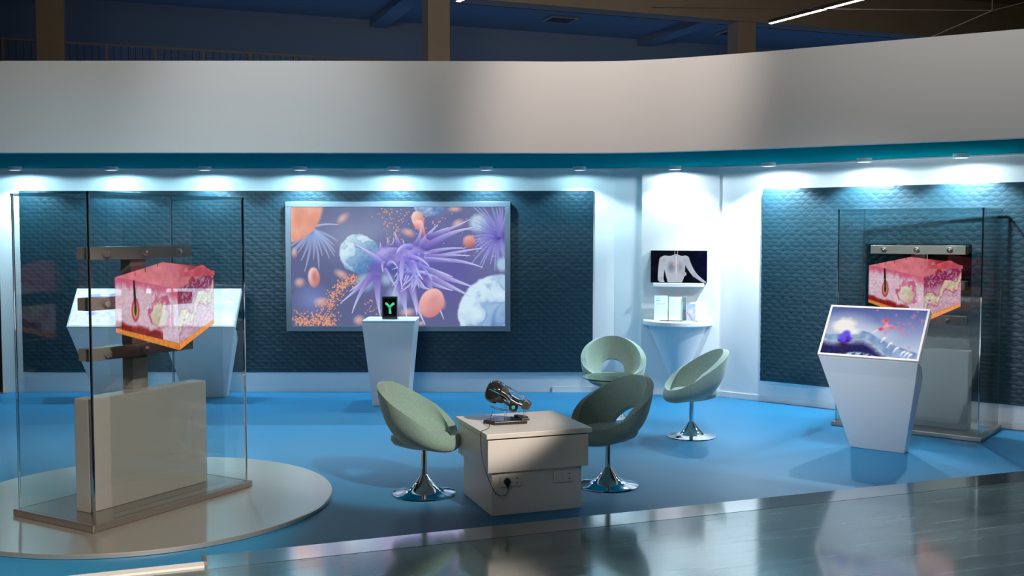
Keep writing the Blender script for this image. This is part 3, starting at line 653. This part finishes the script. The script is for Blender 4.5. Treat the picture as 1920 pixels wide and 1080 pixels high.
for k_ in range(7):
    for sx in (-1, 1): P.stroke([(425, 240+k_*24), (425+sx*45, 232+k_*26), (425+sx*78, 270+k_*26)], 3.2, 2.2, (.82, .84, .88), (.76, .78, .82), .8, .5)
P.stroke([(405, 140), (402, 190), (395, 235)], 7, 4, (.82, .84, .88), (.5, .52, .58), .7, .8); P.stroke([(440, 130), (436, 180), (430, 235)], 6, 4, (.92, .94, .96), (.6, .62, .66), .7, .8)
P.mesh('display', 'screen_lectern', u1-u0-.012, z1-z0-.012, r, T(u0+.006, -.0475, z0+.006))

r = thing('half_round_shelf', 'white half-round wall shelf under the small television', 'shelf', (pm.x, pm.y, 0), pang)
hs = [(.385*math.cos(math.pi+math.pi*k_/28)+.015, .36*math.sin(math.pi+math.pi*k_/28)) for k_ in range(29)]
MB().prism(hs, .795, .850).build('shelf_top', 'white_gloss', r, bev=.01)
hb = [(.33*math.cos(math.pi+math.pi*k_/20)+.015, .28*math.sin(math.pi+math.pi*k_/20)) for k_ in range(21)]
hl = [(.05*math.cos(math.pi+math.pi*k_/20)+.015, .02*math.sin(math.pi+math.pi*k_/20)) for k_ in range(21)]
MB().loft([[(x, y, .12) for x, y in hl], [(x, y, .795) for x, y in hb]]).build('conical_bracket', 'white_gloss', r, smooth='auto')
# leaflets on the shelf
def leaflet(name, label, u, v, w, h, lean, kind, ry=0, z=.851):
    M = RZ(pang); p = M @ Vector((u, v, 0))
    r = thing(name, label, 'leaflet', (pm.x+p.x, pm.y+p.y, z), pang+ry, 'printed leaflets on the half-round shelf')
    N = RX(-lean)
    MB().box(-w/2, .0, 0, w/2, .006, h, N).build('card', 'paper', r)
    P = Pic(0, 0, 100, 100*h/w, 60, int(60*h/w)); hh = 100*h/w; P.C[:] = (.90, .94, .95)
    def ln(x0, x1, y, t, c, o=.5): P.over(((P.X > x0) & (P.X < x1) & (abs(P.Y-y) < t))*o, c)
    if kind == 0:
        ln(12, 70, 17, 1.4, (.35, .75, .75)); ln(12, 40, 23, 1.4, (.35, .75, .75)); ln(12, 40, 36, 4, (.15, .72, .72), .9)
        for q_ in range(6): ln(12, 88-9*(q_ % 3), 56+q_*3, .7, (.45, .5, .55), .4)
        ln(12, 42, 92, .8, (.7, .4, .45)); ln(12, 42, 104, .8, (.7, .4, .45))
        P.over(((abs(P.X-12) < 1) | (abs(P.X-42) < 1))*(P.Y > 92)*(P.Y < 104)*.5, (.7, .4, .45))
        for q_ in range(9): ln(12, 84-7*(q_ % 4), 116+q_*6, .8, (.5, .55, .6), .35)
    elif kind == 1:
        ln(8, 48, 40, 2, (.35, .78, .78)); ln(8, 30, 46, 2, (.35, .78, .78))
        for q_ in range(16): ln(8, 86-9*(q_ % 4), 60+q_*6.5, .8, (.5, .55, .6), .4)
    elif kind == 2:
        nz = fbm(P.X/30, P.Y/30, 140); P.C = np.array([.22, .38, .42])*(1-nz[..., None])+np.array([.60, .66, .68])*nz[..., None]
        for _ in range(14): P.blob(random.uniform(10, 90), random.uniform(hh*.45, hh*.95), 22, 30, (.72, .45, .50), .7, random.random()*3, op=.7)
    elif kind == 3:
        nz = fbm(P.X/40, P.Y/40, 150); P.C = np.array([.55, .62, .92])*(1-nz[..., None])+np.array([.80, .88, .98])*nz[..., None]
        P.stroke([(0, hh*.5), (50, hh*.72), (70, hh)], 12, 10, (.85, .45, .90), (.70, .35, .85), .7)
        for an in range(0, 360, 24): P.stroke([(52, hh*.42), (52+80*math.cos(R(an)), hh*.42+80*math.sin(R(an)))], 5, 2, (.94, .95, 1), (.62, .48, .90), .8, .7)
    else:
        ln(60, 90, 40, 1.4, (.35, .75, .78)); ln(60, 92, 62, .8, (.5, .55, .6)); ln(60, 84, 104, 2, (.8, .5, .5), .6)
    P.mesh('printed_page', 'print', w*.98, h*.98, r, N @ T(-w*.49, -.0015, h*.01))
leaflet('leaflet', 'tall white leaflet with teal heading, left end of the shelf', -.165, -.10, .150, .275, R(8), 0)
leaflet('leaflet', 'white leaflet with teal heading, second from the left on the shelf', -.005, -.10, .140, .262, R(8), 1)
leaflet('leaflet', 'narrow dark grey and pink leaflet standing in the middle of the shelf', .095, -.115, .038, .262, R(8), 2)
leaflet('leaflet', 'small leaflet with violet burst picture on the shelf', .170, -.145, .098, .190, R(6), 3)
leaflet('leaflet', 'white leaflet at the right end of the shelf, behind the violet one', .235, -.085, .160, .205, R(8), 4)
M = RZ(pang); p = M @ Vector((-.04, -.22, 0))
r = thing('tablet_tray', 'flat silver tray lying at the front of the half-round shelf', 'tray', (pm.x+p.x, pm.y+p.y, .8505), pang)
MB().box(-.13, -.045, 0, .13, .045, .008).build('tray_plate', 'silver', r, bev=.003); MB().box(-.12, -.036, .0082, .12, .036, .010).build('tray_inlay', 'dark_gray', r)
p = M @ Vector((.245, -.20, 0)); r = thing('round_puck', 'small grey oval puck at the right front of the half-round shelf', 'puck', (pm.x+p.x, pm.y+p.y, .8505), pang)
MB().lathe([(.040, 0), (.042, .004), (.038, .010), (.01, .012)], 28).build('puck_body', 'steel_dark', r, smooth='auto')

# ---- chairs
def sm(a, b, x): t = max(0, min(1, (x-a)/(b-a))); return t*t*(3-2*t)
def chair(label, x, y, rz):
    r = thing('tub_chair', label, 'chair', (x, y, 0), rz, 'mint swivel chairs with a hole in the back')
    NA, NT = 96, 12; vs = []
    for i in range(NA):
        th = 2*math.pi*i/NA; c, s_ = math.cos(th), math.sin(th); bk_ = (1-c)/2   # 0 front, 1 back
        rx = .205 if c > 0 else .300; rim = np.array([rx*c, .295*s_, .415+.365*(bk_**1.08)])
        low = np.array([.125*c+.0, .135*s_, .362])
        w = abs((math.degrees(th)-180)); t0 = .50*math.sqrt(max(0, 1-(w/46)**2)) if w < 46 else 0
        for j in range(NT):
            t = t0+(1-t0)*j/(NT-1); p = low*(1-t)+rim*t; bul = .050*math.sin(math.pi*t)*(1-.35*bk_)
            out = np.array([c, s_, 0]); p = p+out*bul*1.1-np.array([0, 0, bul*.9*(1-.3*bk_)]); vs.append(tuple(p))
    fs = []
    for i in range(NA):
        k_ = (i+1) % NA
        for j in range(NT-1): fs.append((i*NT+j, k_*NT+j, k_*NT+j+1, i*NT+j+1))
    m = MB(); m.add(vs, fs); o = m.build('shell', 'mint_fabric', r, smooth=True)
    q = o.modifiers.new('s', 'SOLIDIFY'); q.thickness = .052; q.offset = 0; q.use_even_offset = False
    q = o.modifiers.new('b', 'BEVEL'); q.width = .022; q.segments = 4; q.limit_method = 'ANGLE'; q.angle_limit = R(50)
    cu = []
    for zz, k_ in ((.338, .45), (.342, .74), (.356, .92), (.380, 1.0), (.408, .99), (.425, .90), (.434, .62), (.437, .2)):
        cu.append([((.185 if math.cos(a_) > 0 else .235)*k_*math.cos(a_), .185*k_*math.sin(a_), zz) for a_ in [2*math.pi*j/40 for j in range(40)]])
    MB().loft(cu).build('seat', 'mint_fabric', r, smooth=True)
    MB().lathe([(.09, .335), (.09, .344), (.02, .344)], 24).build('seat_plate', 'steel_dark', r)
    MB().lathe([(.021, .07), (.021, .336)], 20).build('column', 'chrome', r, smooth='auto')
    MB().lathe([(.215, 0), (.222, .003), (.221, .008), (.19, .016), (.145, .023), (.110, .036), (.080, .060), (.056, .090), (.040, .112), (.030, .126), (.0215, .138)], 56).build('trumpet_base', 'chrome', r, smooth='auto')
    return r
c0 = chair('pale green swivel tub chair left of the white table', -.615, 7.16, R(-10))
dup(c0, (.694, 7.40, 0), R(212), 'shaded green swivel tub chair just right of the white table')
dup(c0, (1.0, 10.15, 0), R(-92), 'mint swivel tub chair facing forward behind the glass side table')
dup(c0, (1.608, 9.20, 0), R(188), 'green swivel tub chair in side view, alone right of the others')
# ---- glass side table
r = thing('glass_side_table', 'round glass side table with chrome stem between the right chairs', 'table', (.925, 9.47, 0))
MB().lathe([(.275, .488), (.278, .491), (.278, .497), (.275, .500), (.02, .500)], 64).build('glass_top', 'table_glass', r, smooth='auto')
MB().lathe([(.2785, .489), (.281, .491), (.281, .497), (.2785, .499)], 64).build('rim', 'edge_glass', r, smooth='auto')
MB().lathe([(.022, .02), (.022, .470)], 20).build('stem', 'chrome', r, smooth='auto'); MB().lathe([(.05, .470), (.06, .476), (.06, .487), (.02, .487)], 24).build('top_plate', 'chrome', r, smooth='auto')
MB().lathe([(.215, 0), (.22, .003), (.219, .010), (.16, .016), (.06, .021), (.02, .022)], 48).build('foot_disc', 'chrome', r, smooth='auto')

# ---- white power table
ta = R(19.6); C0 = Vector((-.131, 6.581, 0)); e1 = Vector((math.cos(ta), math.sin(ta), 0)); e2 = Vector((-e1.y, e1.x, 0))
r = thing('power_table', 'white box table with stepped sides and power sockets between two chairs', 'table', C0[:], ta)
MB().box(0, 0, 0, .628, .62, .30).build('lower_body', 'white_table', r, bev=.002)
MB().box(-.032, -.022, .285, .668, .645, .498).build('upper_body', 'white_table', r, bev=.002)
MB().box(-.022, -.010, .498, .655, .63, .507).build('shadow_gap', 'dark_gray', r)
MB().box(-.045, -.036, .507, .690, .665, .540).build('table_top', 'white_table', r, bev=.003)
for sx in (.055, .425):
    p = MB().box(sx, -.010, .185, sx+.145, 0, .262).build('socket_plate', 'socket_white', r, bev=.003)
    MB().lathe([(.026, 0), (.026, .003), (.022, .004), (.021, .001), (.004, .0008)], 24, T(sx+.045, -.0105, .224) @ RX(math.pi/2)).build('socket', 'socket_white', p, smooth='auto')
    for zz in (.207, .238): MB().box(sx+.108, -.0112, zz-.002, sx+.120, -.0102, zz+.004).build('port', 'dark_gray', p)
# plug and cable
r = thing('power_cable', 'thin black cable with plug running from the headset to the table socket', 'cable', C0[:], ta)
MB().lathe([(.006, .0), (.020, .002), (.021, .016), (.014, .030), (.006, .034)], 20, T(.100, -.012, .224) @ RX(math.pi/2)).tube([(.100, -.035, .222), (.098, -.036, .200), (.098, -.034, .188)], [.014, .010, .005], 12).build('plug', 'rubber', r, smooth='auto')
cp = [(.082, .225, .64), (.066, .215, .60), (.052, .200, .555), (.046, .190, .5425), (.026, .150, .5425), (-.02, .10, .5425), (-.050, .07, .536), (-.052, .065, .46), (-.048, .05, .38), (-.040, .015, .31), (-.035, -.018, .272), (-.016, -.032, .215), (.01, -.036, .165), (.045, -.036, .138), (.08, -.036, .140), (.096, -.036, .165), (.098, -.034, .190)]
def crom3(P, k=6):
    P = [np.array(p) for p in P]; out = []
    for i in range(len(P)-1):
        p0, p1, p2, p3 = [P[max(0, min(len(P)-1, i+j))] for j in (-1, 0, 1, 2)]
        for t in np.arange(k)/k: out.append(tuple(.5*((2*p1)+(-p0+p2)*t+(2*p0-5*p1+4*p2-p3)*t*t+(-p0+3*p1-3*p2+p3)*t**3)))
    out.append(tuple(P[-1])); return out
MB().tube(crom3(cp), .0022, 6).build('cord', 'rubber', r, smooth=True)

# ---- headset on its stand
SX, SY = .10, .34                                          # place on the table, local
hp = C0 + e1*SX + e2*SY
r = thing('headset_stand', 'black slab stand with clear posts holding the headset on the table', 'stand', (hp.x, hp.y, .5405), ta-R(2))
MB().prism([(-.045, .0), (.005, -.095), (.235, -.10), (.245, .03), (.20, .075), (.03, .075)], 0, .022).build('base_slab', 'black_plastic', r, bev=.003)
MB().prism([(-.034, .0), (.010, -.085), (.190, -.09), (.197, .03), (.18, .066), (.035, .066)], .0222, .0245).build('glossy_inlay', 'black_gloss', r)
MB().prism([(.198, -.102), (.250, -.104), (.258, .03), (.215, .078), (.190, .06), (.205, .02)], .0222, .036).build('raised_block', 'black_plastic', r, bev=.003)
MB().box(.214, -.086, .036, .232, -.076, .175).build('post', 'clear', r, bev=.002); MB().box(.118, .040, .0246, .134, .050, .150).build('post', 'clear', r, bev=.002)
MB().prism([(.204, -.096), (.242, -.096), (.242, -.066), (.204, -.066)], .036, .048).build('post_foot', 'black_plastic', r, bev=.002)
MB().tube(crom3([(-.02, -.085, .128), (.05, -.088, .105), (.10, -.088, .098), (.13, -.086, .102)]), .005, 8).tube([(.13, -.08, .102), (.126, .04, .13)], .005, 8).build('cradle', 'clear', r, smooth=True)
r = thing('mixed_reality_headset', 'black headset with green stripe and round ear pod on the clear stand', 'headset', (hp.x, hp.y, .5405), ta-R(22))
# local: visor towards -x, rear towards +x ; pitched so the visor is up
HM = T(.098, -.01, .190) @ RY(R(22))
v = []
for k_, (xx, ry_, rz_, zc) in enumerate(((-.128, .030, .028, .0), (-.122, .060, .052, 0), (-.105, .082, .068, .0), (-.075, .090, .076, .0), (-.045, .091, .074, 0), (-.030, .088, .070, 0))):
    v.append([(xx, ry_*abs(math.cos(a_))**.7*(1 if math.cos(a_) > 0 else -1), zc+rz_*abs(math.sin(a_))**.9*(1 if math.sin(a_) > 0 else -1)) for a_ in [2*math.pi*j/36 for j in range(36)]])
MB().loft(v, M=HM).build('visor', 'black_gloss', r, smooth=True)
v2 = [[(x_, .082*math.cos(a_)*k_, .060*math.sin(a_)*k_) for a_ in [2*math.pi*j/36 for j in range(36)]] for x_, k_ in ((-.032, 1.0), (-.010, .98), (.010, .86), (.022, .70))]
MB().loft(v2, M=HM).build('face_seal', 'dark_gray', r, smooth='auto')
g = MB(); g.tube([(-.112, -.0755, .014), (-.085, -.0885, .016), (-.05, -.0925, .014), (-.030, -.090, .012)], .0022, 6, HM); g.build('green_stripe', 'green_light', r, smooth=True)
for sy in (-1, 1):
    arm = MB().loft([[(x_, sy*(.088+.004*k2), z_+.012*w_), (x_, sy*(.096+.004*k2), z_+.012*w_), (x_, sy*(.096+.004*k2), z_-.012*w_), (x_, sy*(.088+.004*k2), z_-.012*w_)]
        for x_, z_, w_, k2 in ((-.03, .024, 1.0, 0), (.0, .022, 1.0, 0), (.05, .0, .8, -1), (.10, -.006, .7, -2), (.16, -.004, .9, -3))], M=HM)
    arm.build('side_arm', 'silver', r, bev=.003)
    MB().ball((.03, sy*.088, -.012), .040, .012, .012, M=HM @ RY(R(20))).build('arm_joint', 'black_plastic', r, smooth=True)
    pod = MB().lathe([(.018, 0), (.031, .004), (.033, .014), (.030, .024), (.021, .026), (.019, .020), (.004, .020)], 28, HM @ T(.085, sy*.085, -.033) @ RX(math.pi/2 if sy < 0 else -math.pi/2)).build('ear_pod', 'black_gloss', r, smooth='auto')
    MB().lathe([(.0125, .0202), (.0125, .0235), (.009, .0255), (.002, .026)], 24, HM @ T(.085, sy*.085, -.033) @ RX(math.pi/2 if sy < 0 else -math.pi/2)).build('ear_disc', 'green_light', pod, smooth='auto')
band = []
for k_ in range(15):
    a_ = -math.pi/2+math.pi*k_/14; cx, cy = .135+.055*math.cos(a_), .088*math.sin(a_)
    band.append([(cx-.004*math.cos(a_), cy-.004*math.sin(a_), -.022), (cx+.004*math.cos(a_), cy+.004*math.sin(a_), -.022), (cx+.004*math.cos(a_), cy+.004*math.sin(a_), .022), (cx-.004*math.cos(a_), cy-.004*math.sin(a_), .022)])
MB().loft(band, M=HM).build('rear_band', 'dark_gray', r, bev=.002)
MB().tube([tuple(HM @ Vector(p)) for p in crom3([(-.02, 0, .062), (.05, -.01, .055), (.12, -.03, .040), (.185, -.02, .02)])], .006, 8).tube([tuple(HM @ Vector(p)) for p in crom3([(-.02, .04, .058), (.05, .05, .050), (.12, .05, .038), (.185, .03, .018)])], .005, 8).build('head_strap', 'clear', r, smooth=True)

# ---- the hall above and beyond
cw = .50; cols = [Vector((-9.15, 20.12, 0)), Vector((-1.83, 22.82, 0)), Vector((5.53, 25.55, 0)), Vector((12.89, 28.27, 0))]
cl = ['grey concrete column at the left above the canopy', 'grey concrete column in the middle above the big screen', 'grey concrete column right of the middle, above the wall television']
for p, lb in zip(cols[:3], cl):
    r = thing('concrete_column', lb, 'column', (p.x, p.y, -.088), R(20.3), 'square columns of the hall')
    MB().box(0, 0, 0, cw, cw, 7.06).build('shaft', 'hall_brown', r, bev=.01)
ang = R(20.3)
def hallbox(name, u0, v0, z0, u1, v1, z1, m):
    o = MB().box(u0, v0, z0, u1, v1, z1).build(name, m); o.location = (cols[1].x, cols[1].y, 0); o.rotation_euler = (0, 0, ang); return struct(o)
hallbox('wall_hall_back', -22, 4.9, 4.0, 34, 5.1, 7.4, 'hall_wall')
hallbox('floor_gallery', -22, .15, 4.1, 34, 4.9, 4.35, 'hall_wall')
hallbox('wall_hall_below', -22, 4.7, -.088, 34, 4.9, 4.1, 'hall_back')
hallbox('ceiling_gallery', -22, .5, 7.36, 34, 5.0, 7.5, 'hall_wall')
hallbox('ceiling_beam', -22, 0, 6.975, 34, .5, 8.0, 'hall_brown')
hallbox('ceiling_hall', -26, -42, 8.0, 34, .2, 8.2, 'hall_brown')
for u in (-8.0, -.2, 7.6, 15.2): hallbox('ceiling_beam', u, .5, 7.17, u+.45, 4.9, 7.36, 'hall_wall')
hallbox('ceiling_beam', 3.5, -6.5, 7.2, 34, -6.0, 8.0, 'hall_brown')
hallbox('ceiling_beam', -22, 1.9, 7.28, 34, 1.98, 7.36, 'hall_wall')
hallbox('ceiling_beam', 7.7, -9, 7.5, 8.1, 0, 8.0, 'hall_brown')
hallbox('wall_hall_front', -26, -42, -.088, 34, -41.8, 8.2, 'hall_back')
hallbox('wall_hall_left', -26, -42, -.088, -25.8, 5, 8.2, 'hall_back')
hallbox('wall_hall_right', 33.8, -42, -.088, 34, 5, 8.2, 'hall_back')
def uv(u, v, z): return (cols[1].x+E1.x*u+E2.x*v, cols[1].y+E1.y*u+E2.y*v, z)
for (u, v), lb in (((4.4, 3.0), 'dark square ceiling hatch left of the third column'), ((9.6, 3.0), 'dark square ceiling hatch right of the third column')):
    r = thing('ceiling_hatch', lb, 'ceiling vent', uv(u, v, 7.36), ang, 'dark hatches in the gallery ceiling')
    MB().box(-.4, -.35, -.05, .4, .35, 0).build('hatch_frame', 'hall_brown', r, bev=.01); MB().box(-.32, -.27, -.056, .32, .27, -.0505).build('hatch_cover', 'lamp_body', r)
r = thing('gallery_railing', 'thin metal railing running along the dark upper gallery at left', 'railing', uv(0, .1, 4.35), ang)
MB().box(-14, -.02, 1.15, 2, .02, 1.19).build('handrail', 'rail_metal', r)
MB().box(-14, -.015, .12, 2, .015, .15).build('bottom_rail', 'rail_metal', r)
bal = MB()
for k_ in range(100):
    u = -11.0+k_*.135; bal.tube([(u, 0, .15), (u, 0, 1.15)], .006, 4)
bal = bal.build('balusters', 'rail_metal', r); bal['kind'] = 'stuff'
for k_ in range(12): MB().box(-10.25+k_*.92, -.025, 0, -10.20+k_*.92, .025, 1.15).build('post', 'rail_metal', r)
def pend(label, p, q, wires):
    p = Vector(p); q = Vector(q); L_ = (q-p).length; an = math.atan2(q.y-p.y, q.x-p.x)
    r = thing('linear_pendant_lamp', label, 'lamp', p[:], an, 'linear pendant lamps of the hall')
    MB().box(0, -.035, .012, L_, .035, .07).build('housing', 'lamp_body', r); MB().box(0, -.033, 0, L_, .033, .0115).build('diffuser', 'lamp_on', r)
    for f_ in wires: MB().tube([(L_*f_, 0, .07), (L_*f_, 0, 8.0-p.z)], .006, 5).build('wire', 'rail_metal', r)
pend('long lit linear lamp hanging above the canopy at upper right', (4.56, 18.5, 5.5), (6.9, 14.0, 5.5), (.14, .9))
pend('lit linear lamp tip at the top edge left of centre', (-.863, 16.75, 5.5), (1.3, 12.6, 5.5), (.2, .9))
r = thing('suspension_cable', 'thin slanted cables meeting at a node in the upper right corner', 'cable', (7.1, 15.5, 5.1))
MB().tube([(0, 0, 0), (-2.1, .8, -.9)], .008, 5).tube([(0, 0, 0), (3.5, -2, .7)], .008, 5).tube([(0, 0, 0), (-4.5, 4, .9)], .008, 5).tube([(0, 0, 0), (0, 0, 2.84)], .008, 5).build('wire', 'rail_metal', r)
